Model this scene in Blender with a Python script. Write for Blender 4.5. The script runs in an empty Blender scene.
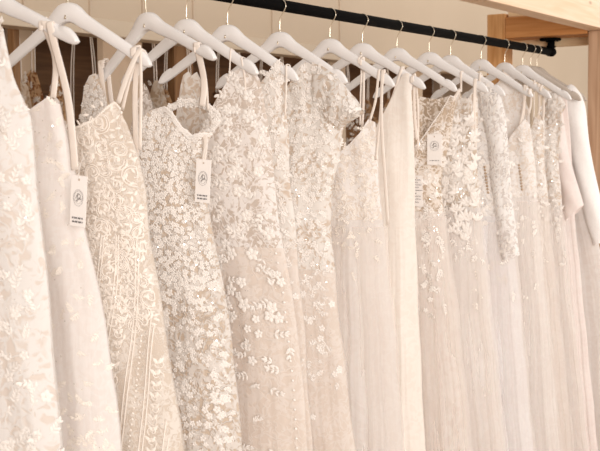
import bpy, math, random
from bisect import bisect_right
from mathutils import Vector, Matrix
random.seed(7)
PI = math.pi
sc = bpy.context.scene
COL = sc.collection

# ------------------------------------------------------------------ measured data (metres; u = distance in front of the rail)
CAM = {'f': 1133.65, 'c': [0.0, -1.7668, 1.5745], 'r': [0.53968, -0.84182, -0.00862], 'u': [0.06765, 0.03316, 0.99716], 'w': [0.83915, 0.53873, -0.07485]}
HX = {'A': 1.43, 'B': 1.6386, 'C': 1.825, 'E': 2.078, 'F': 2.238, 'G': 2.412, 'H': 2.656, 'I': 2.926, 'J': 3.122, 'K': 3.353, 'L': 3.59, 'M': 3.768, 'N': 4.038, 'O': 4.27, 'P': 4.46, 'Q': 4.55, 'R': 4.62}
BAND = [(0.0561, 1.6536), (0.0864, 1.6623), (0.1221, 1.6637), (0.1572, 1.6559), (0.183, 1.6415), (0.1942, 1.6253), (0.1794, 1.6048), (0.1558, 1.5819)]
TAGS = [(1.5936, 0.2409, 1.4626, 0.041, 0.098, -5, 'logo'), (2.003, 0.2259, 1.4864, 0.041, 0.096, -4, 'logo'), (3.298, 0.1642, 1.5417, 0.052, 0.098, 0, 'logo2'), (3.293, 0.1041, 1.4078, 0.04, 0.1, 0, 'text')]
DRESS = {
 'A': {'x': 1.43, 'R': [(0.2273, 1.7746), (0.249, 1.6856), (0.2862, 1.6179), (0.3007, 1.4737), (0.3225, 1.2621), (0.339, 1.029)], 'top': [(-0.0006, 1.732), (0.1385, 1.7618), (0.2026, 1.7938), (0.2273, 1.7746)], 'back': None, 'straps': []},
 'B': {'x': 1.6386, 'R': [(0.1542, 1.6502), (0.1637, 1.6088), (0.1897, 1.5006), (0.218, 1.3833), (0.2627, 1.2087), (0.2849, 1.0727), (0.2925, 0.9725)], 'top': [(-0.1092, 1.5603), (0.0112, 1.5804), (0.076, 1.6281), (0.1104, 1.6513), (0.1329, 1.6645), (0.1542, 1.6502)], 'back': None, 'straps': [(0.012, -0.012, [(0.1652, 1.7856), (0.1528, 1.7358), (0.1475, 1.6619)]), (0.014, -0.02, [(0.181, 1.7802), (0.1828, 1.6761), (0.1989, 1.5985), (0.2096, 1.5209)]), (0.008, 0.01, [(0.1541, 1.78), (0.1616, 1.6778), (0.1793, 1.5594)])]},
 'C': {'x': 1.825, 'R': [(0.1608, 1.6164), (0.1894, 1.5447), (0.2121, 1.4673), (0.2207, 1.3687), (0.2641, 1.1392), (0.2996, 0.929)], 'top': [(-0.1287, 1.468), (-0.0137, 1.5798), (0.0258, 1.6034), (0.0641, 1.6115), (0.0962, 1.6259), (0.1225, 1.6488), (0.1397, 1.661), (0.1533, 1.646), (0.1608, 1.6164)], 'back': [(-0.1287, 1.468), (-0.0145, 1.5579), (0.0856, 1.5576), (0.1381, 1.604), (0.1608, 1.6164)], 'straps': [(0.01, -0.012, [(0.1973, 1.7666), (0.174, 1.7139), (0.1503, 1.6563)]), (0.007, 0.012, [(0.1847, 1.7666), (0.1666, 1.7089), (0.1397, 1.6423)]), (0.011, 0.02, [(0.1832, 1.763), (0.1757, 1.6837), (0.1693, 1.5444)]), (0.006, 0.0, [(0.2031, 1.7608), (0.2038, 1.6822), (0.198, 1.5573)])]},
 'E': {'x': 2.078, 'R': [(0.2019, 1.5953), (0.1813, 1.5658), (0.1721, 1.5337), (0.1789, 1.4349), (0.2003, 1.348), (0.2449, 1.1197), (0.2691, 0.8643)], 'top': [(-0.2131, 1.5802), (-0.1889, 1.7124), (-0.1684, 1.736), (-0.142, 1.7423), (-0.1141, 1.6955), (-0.0874, 1.6154), (-0.0507, 1.5646), (-0.022, 1.5787), (0.0071, 1.6305), (0.0443, 1.6509), (0.0805, 1.6548), (0.1011, 1.6427), (0.127, 1.6099), (0.1557, 1.5889), (0.179, 1.5955), (0.2019, 1.5953)], 'back': [(-0.2064, 1.5801), (-0.1467, 1.5797), (-0.0891, 1.5551), (-0.0226, 1.5549), (0.0426, 1.5783), (0.1028, 1.5825), (0.1556, 1.582), (0.1788, 1.5864), (0.2019, 1.5953)], 'straps': [(0.013, -0.01, [(0.1872, 1.7808), (0.1802, 1.7134), (0.1763, 1.6547)]), (0.004, 0.01, [(0.1805, 1.7778), (0.1764, 1.7144), (0.178, 1.6459)]), (0.009, -0.03, [(0.1763, 1.5955), (0.193, 1.5728), (0.192, 1.523)]), (0.012, 0.0, [(-0.1523, 1.7257), (-0.1309, 1.6766), (-0.1193, 1.6279)]), (0.01, 0.01, [(-0.145, 1.7307), (-0.114, 1.6764), (-0.0994, 1.6229)])]},
 'F': {'x': 2.238, 'R': [(0.2203, 1.7188), (0.2314, 1.6829), (0.2422, 1.6235), (0.2576, 1.481), (0.2788, 1.3385), (0.3218, 1.1259), (0.3471, 0.8372)], 'top': [(-0.2286, 1.4231), (-0.176, 1.6049), (-0.1541, 1.671), (-0.1261, 1.7261), (-0.1038, 1.6951), (-0.0826, 1.6239), (-0.0325, 1.548), (0.0567, 1.5971), (0.0883, 1.6456), (0.1072, 1.6792), (0.1259, 1.7125), (0.1443, 1.7407), (0.177, 1.7513), (0.2061, 1.7382), (0.2203, 1.7188)], 'back': [(-0.2286, 1.4231), (-0.1237, 1.5533), (-0.0268, 1.5154), (0.0573, 1.6266), (0.1075, 1.6986), (0.1443, 1.7407), (0.177, 1.7513), (0.2061, 1.7382), (0.2203, 1.7188)], 'straps': [(0.003, -0.01, [(0.1461, 1.7736), (0.1334, 1.7263), (0.1146, 1.6787)]), (0.004, -0.012, [(0.1799, 1.7624), (0.1822, 1.7196), (0.1844, 1.672)])]},
 'G': {'x': 2.412, 'R': [(0.1832, 1.7471), (0.1767, 1.7021), (0.1761, 1.6517), (0.1874, 1.5757), (0.1893, 1.4794), (0.2058, 1.3219), (0.2277, 1.0925), (0.2489, 0.7816)], 'top': [(-0.274, 1.4137), (-0.1711, 1.6054), (-0.1518, 1.7069), (-0.1373, 1.7491), (-0.1167, 1.7616), (-0.0972, 1.7265), (-0.0784, 1.6625), (-0.0235, 1.5878), (0.0676, 1.654), (0.1062, 1.7196), (0.1313, 1.7441), (0.153, 1.7634), (0.1714, 1.7727), (0.1832, 1.7471)], 'back': None, 'straps': [(0.004, -0.02, [(0.1847, 1.776), (0.1901, 1.726), (0.1891, 1.6385)])]},
 'H': {'x': 2.656, 'R': [(0.1816, 1.7368), (0.1969, 1.6825), (0.2059, 1.615), (0.1928, 1.5475), (0.1667, 1.4466), (0.1624, 1.301), (0.1894, 1.0536), (0.235, 0.7214)], 'top': [(-0.1415, 1.5197), (-0.0083, 1.66), (0.0393, 1.7308), (0.0661, 1.7683), (0.0924, 1.7891), (0.1374, 1.7709), (0.1816, 1.7368)], 'back': None, 'straps': []},
 'I': {'x': 2.926, 'R': [(0.1525, 1.6263), (0.1588, 1.5445), (0.1652, 1.4566), (0.1844, 1.2511), (0.2136, 0.9864), (0.2393, 0.6575)], 'top': [(-0.1483, 1.3293), (0.0115, 1.4849), (0.0536, 1.5358), (0.0881, 1.5683), (0.1154, 1.5946), (0.1358, 1.6354), (0.1525, 1.6263)], 'back': [(-0.1483, 1.3293), (0.011, 1.4247), (0.0879, 1.5447), (0.1154, 1.5858), (0.1358, 1.6295), (0.1525, 1.6263)], 'straps': [(0.006, 0.01, [(0.1107, 1.7739), (0.1102, 1.6918), (0.103, 1.6095)]), (0.006, -0.01, [(0.1717, 1.7359), (0.1583, 1.69), (0.1414, 1.6323)]), (0.007, -0.02, [(0.1838, 1.7351), (0.1801, 1.6315), (0.1927, 1.4721), (0.2054, 1.3268)]), (0.005, -0.015, [(0.1876, 1.7294), (0.1706, 1.6027), (0.1636, 1.5155)]), (0.004, 0.01, [(0.1039, 1.7683), (0.1001, 1.6921), (0.0963, 1.6185)])]},
 'J': {'x': 3.122, 'R': [(0.1772, 1.7646), (0.1703, 1.7192), (0.1804, 1.6032), (0.1835, 1.327), (0.1969, 0.986), (0.2174, 0.6076)], 'top': [(-0.1226, 1.2852), (0.026, 1.5112), (0.062, 1.5985), (0.0798, 1.6416), (0.1081, 1.6965), (0.1325, 1.751), (0.1464, 1.7749), (0.1635, 1.7772), (0.1772, 1.7646)], 'back': None, 'straps': [(0.006, -0.01, [(0.1412, 1.7746), (0.1099, 1.7054), (0.0747, 1.6385)]), (0.005, 0.012, [(0.1401, 1.7695), (0.1122, 1.7029), (0.0769, 1.648)]), (0.007, 0.015, [(0.1764, 1.7622), (0.1763, 1.6646), (0.183, 1.5726)]), (0.005, 0.02, [(0.1807, 1.7592), (0.1874, 1.6644), (0.1839, 1.5419)])]},
 'K': {'x': 3.353, 'R': [(0.2172, 1.709), (0.1998, 1.6198), (0.1786, 1.5232), (0.1609, 1.4355), (0.1717, 1.3119), (0.2113, 1.052), (0.2656, 0.5593)], 'top': [(-0.065, 1.3721), (0.0296, 1.4902), (0.0776, 1.5397), (0.1032, 1.569), (0.1249, 1.6014), (0.1643, 1.659), (0.1996, 1.7159), (0.2172, 1.709)], 'back': [(-0.065, 1.3721), (0.0113, 1.639), (0.0485, 1.7039), (0.0705, 1.7164), (0.1068, 1.7089), (0.1428, 1.7046), (0.1855, 1.7131), (0.2172, 1.709)], 'straps': [(0.007, -0.01, [(0.2287, 1.7339), (0.1832, 1.6681), (0.1298, 1.5948)])]},
 'L': {'x': 3.59, 'R': [(0.1855, 1.7164), (0.1821, 1.6386), (0.1826, 1.5025), (0.198, 1.2976), (0.24, 0.9211), (0.2896, 0.5061)], 'top': [(-0.0734, 1.4313), (0.0434, 1.589), (0.0814, 1.6678), (0.1039, 1.7187), (0.1225, 1.7488), (0.1338, 1.7144), (0.1561, 1.7104), (0.1708, 1.7337), (0.1855, 1.7164)], 'back': [(-0.0734, 1.4313), (0.0434, 1.589), (0.0814, 1.6678), (0.1227, 1.6942), (0.1561, 1.707), (0.1708, 1.7202), (0.1855, 1.7164)], 'straps': [(0.007, -0.012, [(0.1797, 1.76), (0.1763, 1.6724), (0.1804, 1.5368)]), (0.005, -0.02, [(0.1759, 1.7599), (0.1726, 1.6385), (0.1692, 1.5369)]), (0.006, 0.0, [(0.1262, 1.7759), (0.1225, 1.7556), (0.1226, 1.7352)])]},
 'M': {'x': 3.768, 'R': [(0.1947, 1.728), (0.2062, 1.6821), (0.2181, 1.5626), (0.2304, 1.3581), (0.2662, 1.0045), (0.3221, 0.4683)], 'top': [(-0.1234, 1.3506), (0.0452, 1.6427), (0.0685, 1.6995), (0.0917, 1.7381), (0.1147, 1.7693), (0.1414, 1.7754), (0.1719, 1.7603), (0.1947, 1.728)], 'back': [(-0.1234, 1.3506), (0.0452, 1.6427), (0.0685, 1.6995), (0.0917, 1.7203), (0.1148, 1.7338), (0.1415, 1.7472), (0.1681, 1.7499), (0.1909, 1.7246)], 'straps': [(0.006, -0.012, [(0.1199, 1.7686), (0.1163, 1.7122), (0.1204, 1.6413)])]},
 'N': {'x': 4.038, 'R': [(0.198, 1.6281), (0.2102, 1.561), (0.2186, 1.4791), (0.2319, 1.2701), (0.2781, 0.8587), (0.3248, 0.4042)], 'top': [(-0.0436, 1.2616), (0.0794, 1.4558), (0.1112, 1.5391), (0.1389, 1.5915), (0.1626, 1.6212), (0.1821, 1.647), (0.198, 1.6281)], 'back': [(-0.0436, 1.2616), (0.0297, 1.6268), (0.0576, 1.7736), (0.0896, 1.8287), (0.1258, 1.7975), (0.1658, 1.7403), (0.1898, 1.6803), (0.198, 1.6281)], 'straps': [(0.006, -0.01, [(0.1855, 1.7321), (0.174, 1.6879), (0.1587, 1.6137)]), (0.006, 0.01, [(0.2052, 1.7284), (0.1975, 1.6989), (0.1822, 1.6433)]), (0.004, 0.0, [(0.1934, 1.7284), (0.1741, 1.6732), (0.1626, 1.6212)])]},
 'O': {'x': 4.27, 'R': [(0.1656, 1.6264), (0.1707, 1.4895), (0.189, 1.254), (0.2376, 0.8213), (0.2909, 0.3439)], 'top': [(-0.1035, 1.245), (0.0671, 1.4893), (0.1082, 1.584), (0.1325, 1.6543), (0.1488, 1.6697), (0.1656, 1.6264)], 'back': None, 'straps': [(0.006, -0.01, [(0.1603, 1.7315), (0.1484, 1.6929), (0.1405, 1.6463)]), (0.004, 0.0, [(0.1401, 1.7362), (0.124, 1.6858), (0.1205, 1.6074)]), (0.007, 0.01, [(0.1692, 1.7318), (0.1614, 1.6852), (0.1536, 1.6267)])]},
 'P': {'x': 4.46, 'R': [(0.1568, 1.7611), (0.1704, 1.6478), (0.1627, 1.567), (0.1592, 1.4858), (0.1737, 1.2823), (0.233, 0.7931), (0.2924, 0.2988)], 'top': [(-0.096, 1.2331), (0.0561, 1.5678), (0.0768, 1.6739), (0.102, 1.7384), (0.1187, 1.7703), (0.1355, 1.7819), (0.1568, 1.7611)], 'back': None, 'straps': []},
 'Q': {'x': 4.55, 'R': [(0.1586, 1.7475), (0.1824, 1.4842), (0.1929, 1.2777), (0.2488, 0.7812), (0.305, 0.2791)], 'top': [(-0.0879, 1.2277), (0.0651, 1.609), (0.0947, 1.6997), (0.1156, 1.7734), (0.137, 1.7809), (0.1586, 1.7475)], 'back': None, 'straps': []},
 'R': {'x': 4.62, 'R': [(0.1724, 1.7656), (0.1992, 1.649), (0.2103, 1.3996), (0.2459, 1.2543), (0.2945, 1.0684), (0.3483, 0.7793), (0.4089, 0.2772)], 'top': [(-0.116, 1.1352), (0.0613, 1.5671), (0.0866, 1.6928), (0.112, 1.7716), (0.1421, 1.7956), (0.1724, 1.7656)], 'back': None, 'straps': []}
}
PATCH = {
 'H': [{'x': 2.646, 'a': [(0.1116, 1.7877), (0.1499, 1.7726), (0.1876, 1.7469), (0.2248, 1.7108), (0.2494, 1.6809), (0.2615, 1.6567)], 'b': [(0.1293, 1.6079), (0.1675, 1.5965), (0.1928, 1.6016), (0.2149, 1.6148), (0.2367, 1.6252), (0.2553, 1.6382)], 'bulge': 0.03}],
 'M': [{'x': 3.756, 'a': [(0.1429, 1.7608), (0.177, 1.7492), (0.2035, 1.7099), (0.2228, 1.6046), (0.2347, 1.4644), (0.2506, 1.3063), (0.2737, 1.1659)], 'b': [(0.1125, 1.7123), (0.128, 1.6412), (0.1476, 1.5348), (0.1595, 1.4283), (0.1713, 1.3218), (0.187, 1.2154), (0.2102, 1.138)], 'bulge': 0.03}],
 'P': [{'x': 4.45, 'a': [(0.1183, 1.7539), (0.1436, 1.7612), (0.1689, 1.7403), (0.1901, 1.7077)], 'b': [(0.0811, 1.6085), (0.1067, 1.6163), (0.1278, 1.6282), (0.1487, 1.6521)], 'bulge': 0.02}],
 'Q': [{'x': 4.53, 'a': [(0.136, 1.7393), (0.1538, 1.6488), (0.172, 1.5256), (0.2113, 1.3944), (0.2417, 1.3006)], 'b': [(0.0935, 1.6911), (0.1075, 1.5671), (0.1213, 1.4637), (0.1438, 1.3398), (0.1662, 1.2326)], 'bulge': 0.03}],
 'R': [{'x': 4.61, 'a': [(0.1156, 1.767), (0.1498, 1.7991), (0.1886, 1.7689), (0.2147, 1.7105), (0.2332, 1.5658), (0.26, 1.4295), (0.2865, 1.3182), (0.3176, 1.1618)], 'b': [(0.0902, 1.6926), (0.1081, 1.6421), (0.1257, 1.6084), (0.1434, 1.5665), (0.166, 1.4621), (0.1972, 1.3372), (0.224, 1.225), (0.2591, 1.1261)], 'bulge': 0.03}]
}


RAIL_Z = 1.95
APEX = 0.073          # rail centre down to the top of a hanger's neck

# ------------------------------------------------------------------ helpers
class MB:
    def __init__(self): self.v = []; self.f = []
    def add(self, vs, fs):
        n = len(self.v); self.v += [tuple(p) for p in vs]
        self.f += [tuple(i + n for i in f) for f in fs]
    def box(self, x0, x1, y0, y1, z0, z1):
        vs = [(x, y, z) for x in (x0, x1) for y in (y0, y1) for z in (z0, z1)]
        self.add(vs, [(0,1,3,2),(4,6,7,5),(0,4,5,1),(2,3,7,6),(0,2,6,4),(1,5,7,3)])
    def tube(self, pts, r, n=8, rb=None, up=(0,0,1), caps=True, flat=None):
        """swept tube; flat=(axis vector) gives an elliptical ribbon: r along the axis, rb across it"""
        P = [Vector(p) for p in pts]; m = len(P); rings = []
        prev = None
        for i in range(m):
            t = (P[min(i+1, m-1)] - P[max(i-1, 0)])
            if t.length < 1e-9: t = Vector((0,0,1))
            t.normalize()
            a = Vector(flat) if flat else (prev if prev else (Vector(up) if abs(t.dot(Vector(up))) < .9 else Vector((1,0,0))))
            a = a - t * a.dot(t)
            if a.length < 1e-6: a = Vector((0,1,0)) - t * t.y
            a.normalize(); prev = a
            b = t.cross(a)
            rr = r(i/(m-1)) if callable(r) else r
            r2 = rr if rb is None else rb
            rings.append([P[i] + a*rr*math.cos(2*PI*k/n) + b*r2*math.sin(2*PI*k/n) for k in range(n)])
        vs = [p for ring in rings for p in ring]
        fs = [(i*n+k, i*n+(k+1)%n, (i+1)*n+(k+1)%n, (i+1)*n+k) for i in range(m-1) for k in range(n)]
        if caps: fs += [tuple(range(n))[::-1], tuple((m-1)*n+k for k in range(n))]
        self.add(vs, fs)
    def build(self, name, mat, parent=None, smooth=True, bevel=0, solid=0):
        me = bpy.data.meshes.new(name)
        off = Vector(parent_world(parent)) if parent else Vector((0,0,0))
        me.from_pydata([(p[0]-off.x, p[1]-off.y, p[2]-off.z) for p in self.v], [], self.f)
        me.materials.append(mat)
        if smooth: me.polygons.foreach_set('use_smooth', [True]*len(me.polygons))
        me.update()
        o = bpy.data.objects.new(name, me); COL.objects.link(o)
        if parent: o.parent = parent
        if bevel:
            b = o.modifiers.new('bevel', 'BEVEL'); b.width = bevel; b.segments = 3; b.limit_method = 'ANGLE'
        if solid:
            b = o.modifiers.new('solid', 'SOLIDIFY'); b.thickness = solid
        return o

def parent_world(o):
    v = Vector((0,0,0))
    while o: v += o.location; o = o.parent
    return v

def tag(o, label, cat, group=None, kind=None):
    if label: o['label'] = label
    if cat: o['category'] = cat
    if group: o['group'] = group
    if kind: o['kind'] = kind
    return o

def empty(name, loc, label, cat, group=None):
    o = bpy.data.objects.new(name, None); COL.objects.link(o); o.location = loc; o.empty_display_size = .05
    return tag(o, label, cat, group)

def struct(o): o['kind'] = 'structure'; return o

def interp(L, x):
    """L: list of (key, value) with ascending keys; smooth monotone interpolation"""
    if x <= L[0][0]: return L[0][1]
    if x >= L[-1][0]: return L[-1][1]
    i = bisect_right([k for k, _ in L], x) - 1
    (a, va), (b, vb) = L[i], L[i+1]
    t = (x-a)/(b-a)
    return va + (vb-va)*t

def smooth_pts(pts, n):
    """Catmull-Rom through the points"""
    P = [Vector(p) for p in pts]; out = []
    for i in range(len(P)-1):
        p0 = P[max(i-1,0)]; p1 = P[i]; p2 = P[i+1]; p3 = P[min(i+2,len(P)-1)]
        for k in range(n):
            t = k/n
            out.append(.5*((2*p1)+(p2-p0)*t+(2*p0-5*p1+4*p2-p3)*t*t+(3*p1-p0-3*p2+p3)*t**3))
    out.append(P[-1]); return out

# ------------------------------------------------------------------ materials
def srgb(r, g, b):
    f = lambda c: (c/12.92 if c <= .04045 else ((c+.055)/1.055)**2.4)
    return (f(r/255), f(g/255), f(b/255), 1)

def mat_new(name):
    m = bpy.data.materials.new(name); m.use_nodes = True
    nt = m.node_tree; nt.nodes.clear()
    return m, nt, nt.nodes, nt.links

def simple(name, col, rough=.5, metal=0, spec=.5, noise=None, nscale=30, bump=0, coat=0):
    m, nt, N, L = mat_new(name)
    out = N.new('ShaderNodeOutputMaterial'); p = N.new('ShaderNodeBsdfPrincipled'); L.new(p.outputs[0], out.inputs[0])
    p.inputs['Base Color'].default_value = col; p.inputs['Roughness'].default_value = rough; p.inputs['Metallic'].default_value = metal
    p.inputs['Specular IOR Level'].default_value = spec; p.inputs['Coat Weight'].default_value = coat
    tc = N.new('ShaderNodeTexCoord'); nz = N.new('ShaderNodeTexNoise'); nz.inputs['Scale'].default_value = nscale; L.new(tc.outputs['Object'], nz.inputs['Vector'])
    if noise:
        mx = N.new('ShaderNodeMix'); mx.data_type = 'RGBA'; mx.inputs['A'].default_value = col; mx.inputs['B'].default_value = noise
        L.new(nz.outputs['Fac'], mx.inputs['Factor']); L.new(mx.outputs['Result'], p.inputs['Base Color'])
    if bump:
        b = N.new('ShaderNodeBump'); b.inputs['Strength'].default_value = bump; b.inputs['Distance'].default_value = .002
        L.new(nz.outputs['Fac'], b.inputs['Height']); L.new(b.outputs[0], p.inputs['Normal'])
    return m

def wood(name, c1, c2, axis=0, scale=1.0, knots=True, rough=.55):
    """planed softwood: rings stretched along one axis"""
    m, nt, N, L = mat_new(name)
    out = N.new('ShaderNodeOutputMaterial'); p = N.new('ShaderNodeBsdfPrincipled'); L.new(p.outputs[0], out.inputs[0])
    p.inputs['Roughness'].default_value = rough; p.inputs['Specular IOR Level'].default_value = .3
    tc = N.new('ShaderNodeTexCoord'); mp = N.new('ShaderNodeMapping')
    s = [22*scale]*3; s[axis] = 1.3*scale; mp.inputs['Scale'].default_value = s
    L.new(tc.outputs['Object'], mp.inputs['Vector'])
    nz = N.new('ShaderNodeTexNoise'); nz.inputs['Scale'].default_value = 1.6; nz.inputs['Detail'].default_value = 5; nz.inputs['Distortion'].default_value = 1.2
    L.new(mp.outputs[0], nz.inputs['Vector'])
    cr = N.new('ShaderNodeValToRGB'); cr.color_ramp.elements[0].position = .35; cr.color_ramp.elements[1].position = .68
    cr.color_ramp.elements[0].color = c2; cr.color_ramp.elements[1].color = c1
    L.new(nz.outputs['Fac'], cr.inputs[0])
    col = cr.outputs[0]
    if knots:
        mk = N.new('ShaderNodeMapping'); ks = [9.0]*3; ks[axis] = 3.4; mk.inputs['Scale'].default_value = ks; L.new(tc.outputs['Object'], mk.inputs['Vector'])
        vo = N.new('ShaderNodeTexVoronoi'); vo.inputs['Scale'].default_value = 1.0; L.new(mk.outputs[0], vo.inputs['Vector'])
        kr = N.new('ShaderNodeValToRGB'); kr.color_ramp.elements[0].position = .07; kr.color_ramp.elements[1].position = .13
        kr.color_ramp.elements[0].color = (1,1,1,1); kr.color_ramp.elements[1].color = (0,0,0,1)
        L.new(vo.outputs['Distance'], kr.inputs[0])
        mx = N.new('ShaderNodeMix'); mx.data_type = 'RGBA'; mx.inputs['B'].default_value = srgb(104, 58, 26)
        L.new(kr.outputs[0], mx.inputs['Factor']); L.new(col, mx.inputs['A']); col = mx.outputs['Result']
    L.new(col, p.inputs['Base Color'])
    b = N.new('ShaderNodeBump'); b.inputs['Strength'].default_value = .25; b.inputs['Distance'].default_value = .001
    L.new(nz.outputs['Fac'], b.inputs['Height']); L.new(b.outputs[0], p.inputs['Normal'])
    return m

def fabric(name, nude, ivory, amount=.5, scale=60, alpha=1.0, transl=.25, bump=.5, rough=.6, streak=0.0, sheen=.25):
    """net or lace ground: an ivory thread pattern over the lining colour"""
    m, nt, N, L = mat_new(name)
    out = N.new('ShaderNodeOutputMaterial'); p = N.new('ShaderNodeBsdfPrincipled')
    p.inputs['Roughness'].default_value = rough; p.inputs['Specular IOR Level'].default_value = .3
    p.inputs['Sheen Weight'].default_value = sheen; p.inputs['Sheen Roughness'].default_value = .4
    tc = N.new('ShaderNodeTexCoord')
    dn = N.new('ShaderNodeTexNoise'); dn.inputs['Scale'].default_value = scale*.35; dn.inputs['Detail'].default_value = 2
    L.new(tc.outputs['Object'], dn.inputs['Vector'])
    ad = N.new('ShaderNodeVectorMath'); ad.operation = 'MULTIPLY_ADD'; ad.inputs[1].default_value = (.05,.05,.05)
    L.new(dn.outputs['Color'], ad.inputs[0]); L.new(tc.outputs['Object'], ad.inputs[2])
    vo = N.new('ShaderNodeTexVoronoi'); vo.feature = 'SMOOTH_F1'; vo.inputs['Scale'].default_value = scale; L.new(ad.outputs[0], vo.inputs['Vector'])
    nz = N.new('ShaderNodeTexNoise'); nz.inputs['Scale'].default_value = scale*.22; nz.inputs['Detail'].default_value = 4; L.new(tc.outputs['Object'], nz.inputs['Vector'])
    def math_(op, a, b=None, v=None):
        n = N.new('ShaderNodeMath'); n.operation = op; L.new(a, n.inputs[0])
        if b is not None: L.new(b, n.inputs[1])
        if v is not None: n.inputs[1].default_value = v
        return n.outputs[0]
    tn = N.new('ShaderNodeTexNoise'); tn.inputs['Scale'].default_value = scale*.85; tn.inputs['Detail'].default_value = 1; tn.inputs['Distortion'].default_value = .46
    L.new(ad.outputs[0], tn.inputs['Vector'])
    band = math_('ABSOLUTE', math_('SUBTRACT', tn.outputs['Fac'], v=.5))            # winding threads
    band = math_('SUBTRACT', math_('MULTIPLY', band, v=-5.0), v=-.62 - amount*.3)
    blobs = math_('SUBTRACT', math_('MULTIPLY', vo.outputs['Distance'], v=-1.6), v=-.75 - amount*.5)
    hgt = math_('MAXIMUM', band, blobs)
    zone = math_('MULTIPLY', math_('SUBTRACT', nz.outputs['Fac'], v=.5), v=1.2)
    mul = N.new('ShaderNodeMath'); mul.operation = 'ADD'; L.new(hgt, mul.inputs[0]); L.new(zone, mul.inputs[1])
    cr = N.new('ShaderNodeValToRGB')
    cr.color_ramp.elements[0].position = .22; cr.color_ramp.elements[1].position = .55
    cr.color_ramp.elements[0].color = (0,0,0,1); cr.color_ramp.elements[1].color = (1,1,1,1)
    L.new(mul.outputs[0], cr.inputs[0])
    mx = N.new('ShaderNodeMix'); mx.data_type = 'RGBA'; mx.inputs['A'].default_value = nude; mx.inputs['B'].default_value = ivory
    L.new(cr.outputs[0], mx.inputs['Factor']); col = mx.outputs['Result']
    if streak:
        mp = N.new('ShaderNodeMapping'); mp.inputs['Scale'].default_value = (55, 55, .9); L.new(tc.outputs['Object'], mp.inputs['Vector'])
        sn = N.new('ShaderNodeTexNoise'); sn.inputs['Scale'].default_value = 1.5; sn.inputs['Detail'].default_value = 3; L.new(mp.outputs[0], sn.inputs['Vector'])
        sr = N.new('ShaderNodeValToRGB'); sr.color_ramp.elements[0].position = .35; sr.color_ramp.elements[1].position = .65; L.new(sn.outputs['Fac'], sr.inputs[0])
        m2 = N.new('ShaderNodeMix'); m2.data_type = 'RGBA'; m2.inputs['B'].default_value = nude
        ms = N.new('ShaderNodeMath'); ms.operation = 'MULTIPLY'; ms.inputs[1].default_value = streak; L.new(sr.outputs[0], ms.inputs[0])
        L.new(ms.outputs[0], m2.inputs['Factor']); L.new(col, m2.inputs['A']); col = m2.outputs['Result']
    L.new(col, p.inputs['Base Color'])
    b = N.new('ShaderNodeBump'); b.inputs['Strength'].default_value = bump if not streak else .35; b.inputs['Distance'].default_value = .002 if not streak else .004
    L.new(cr.outputs[0] if not streak else sn.outputs['Fac'], b.inputs['Height']); L.new(b.outputs[0], p.inputs['Normal'])
    tr = N.new('ShaderNodeBsdfTranslucent'); L.new(col, tr.inputs[0])
    ms = N.new('ShaderNodeMixShader'); ms.inputs[0].default_value = transl; L.new(p.outputs[0], ms.inputs[1]); L.new(tr.outputs[0], ms.inputs[2])
    res = ms.outputs[0]
    if alpha < 1:
        tp = N.new('ShaderNodeBsdfTransparent'); m3 = N.new('ShaderNodeMixShader')
        if amount > .05:      # net is opener between the threads
            mr = N.new('ShaderNodeMapRange'); mr.inputs['To Min'].default_value = max(0, alpha-.2); mr.inputs['To Max'].default_value = min(1, alpha+.25)
            L.new(cr.outputs[0], mr.inputs['Value']); L.new(mr.outputs[0], m3.inputs[0])
        else: m3.inputs[0].default_value = alpha
        L.new(tp.outputs[0], m3.inputs[1]); L.new(res, m3.inputs[2]); res = m3.outputs[0]
    L.new(res, out.inputs[0])
    return m

IV = srgb(228, 219, 211); IV2 = srgb(235, 228, 222); NUDE = srgb(222, 196, 174); NUDE2 = srgb(232, 210, 192); BLUSH = srgb(238, 215, 199)
M = {}
M['white_paint'] = simple('white_paint', srgb(232, 228, 226), .38, spec=.5, noise=srgb(222, 217, 214), nscale=12)
M['grey_paint'] = simple('grey_paint', srgb(192, 180, 168), .5, noise=srgb(172, 158, 146), nscale=20)
M['brass'] = simple('brass', srgb(226, 214, 194), .28, metal=1)
M['black_metal'] = simple('black_metal', srgb(5, 4, 4), .7, spec=.06, noise=srgb(8, 7, 7), nscale=40, bump=.15)
M['card'] = simple('card', srgb(244, 238, 234), .7, spec=.2, noise=srgb(240, 233, 228), nscale=200)
M['ink'] = simple('ink', srgb(150, 142, 138), .8, spec=.1)
M['ink_dark'] = simple('ink_dark', srgb(104, 98, 98), .8, spec=.1)
M['pearl'] = simple('pearl', srgb(246, 238, 228), .18, spec=.8, coat=.6)
M['bead_dark'] = simple('bead_dark', srgb(176, 150, 124), .3, spec=.8)
M['sequin'] = simple('sequin', srgb(248, 240, 232), .12, spec=1.0, metal=.35)
M['satin'] = simple('satin', srgb(243, 233, 225), .38, spec=.5, noise=srgb(236, 222, 211), nscale=14)
M['ribbon'] = simple('ribbon', srgb(238, 228, 219), .45, spec=.4, noise=srgb(230, 216, 204), nscale=40)
M['lace_ivory'] = simple('lace_ivory', IV2, .55, spec=.4, noise=IV, nscale=60)
M['lace_soft'] = simple('lace_soft', srgb(238, 229, 220), .6, spec=.3, noise=srgb(233, 222, 211), nscale=60)
M['lace_cream'] = simple('lace_cream', srgb(240, 231, 222), .5, spec=.4, noise=srgb(231, 219, 207), nscale=60)
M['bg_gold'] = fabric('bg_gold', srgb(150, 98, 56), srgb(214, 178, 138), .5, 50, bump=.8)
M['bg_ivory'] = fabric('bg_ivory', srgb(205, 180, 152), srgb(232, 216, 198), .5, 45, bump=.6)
M['bg_brown'] = fabric('bg_brown', srgb(96, 62, 36), srgb(150, 110, 76), .4, 45)
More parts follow.
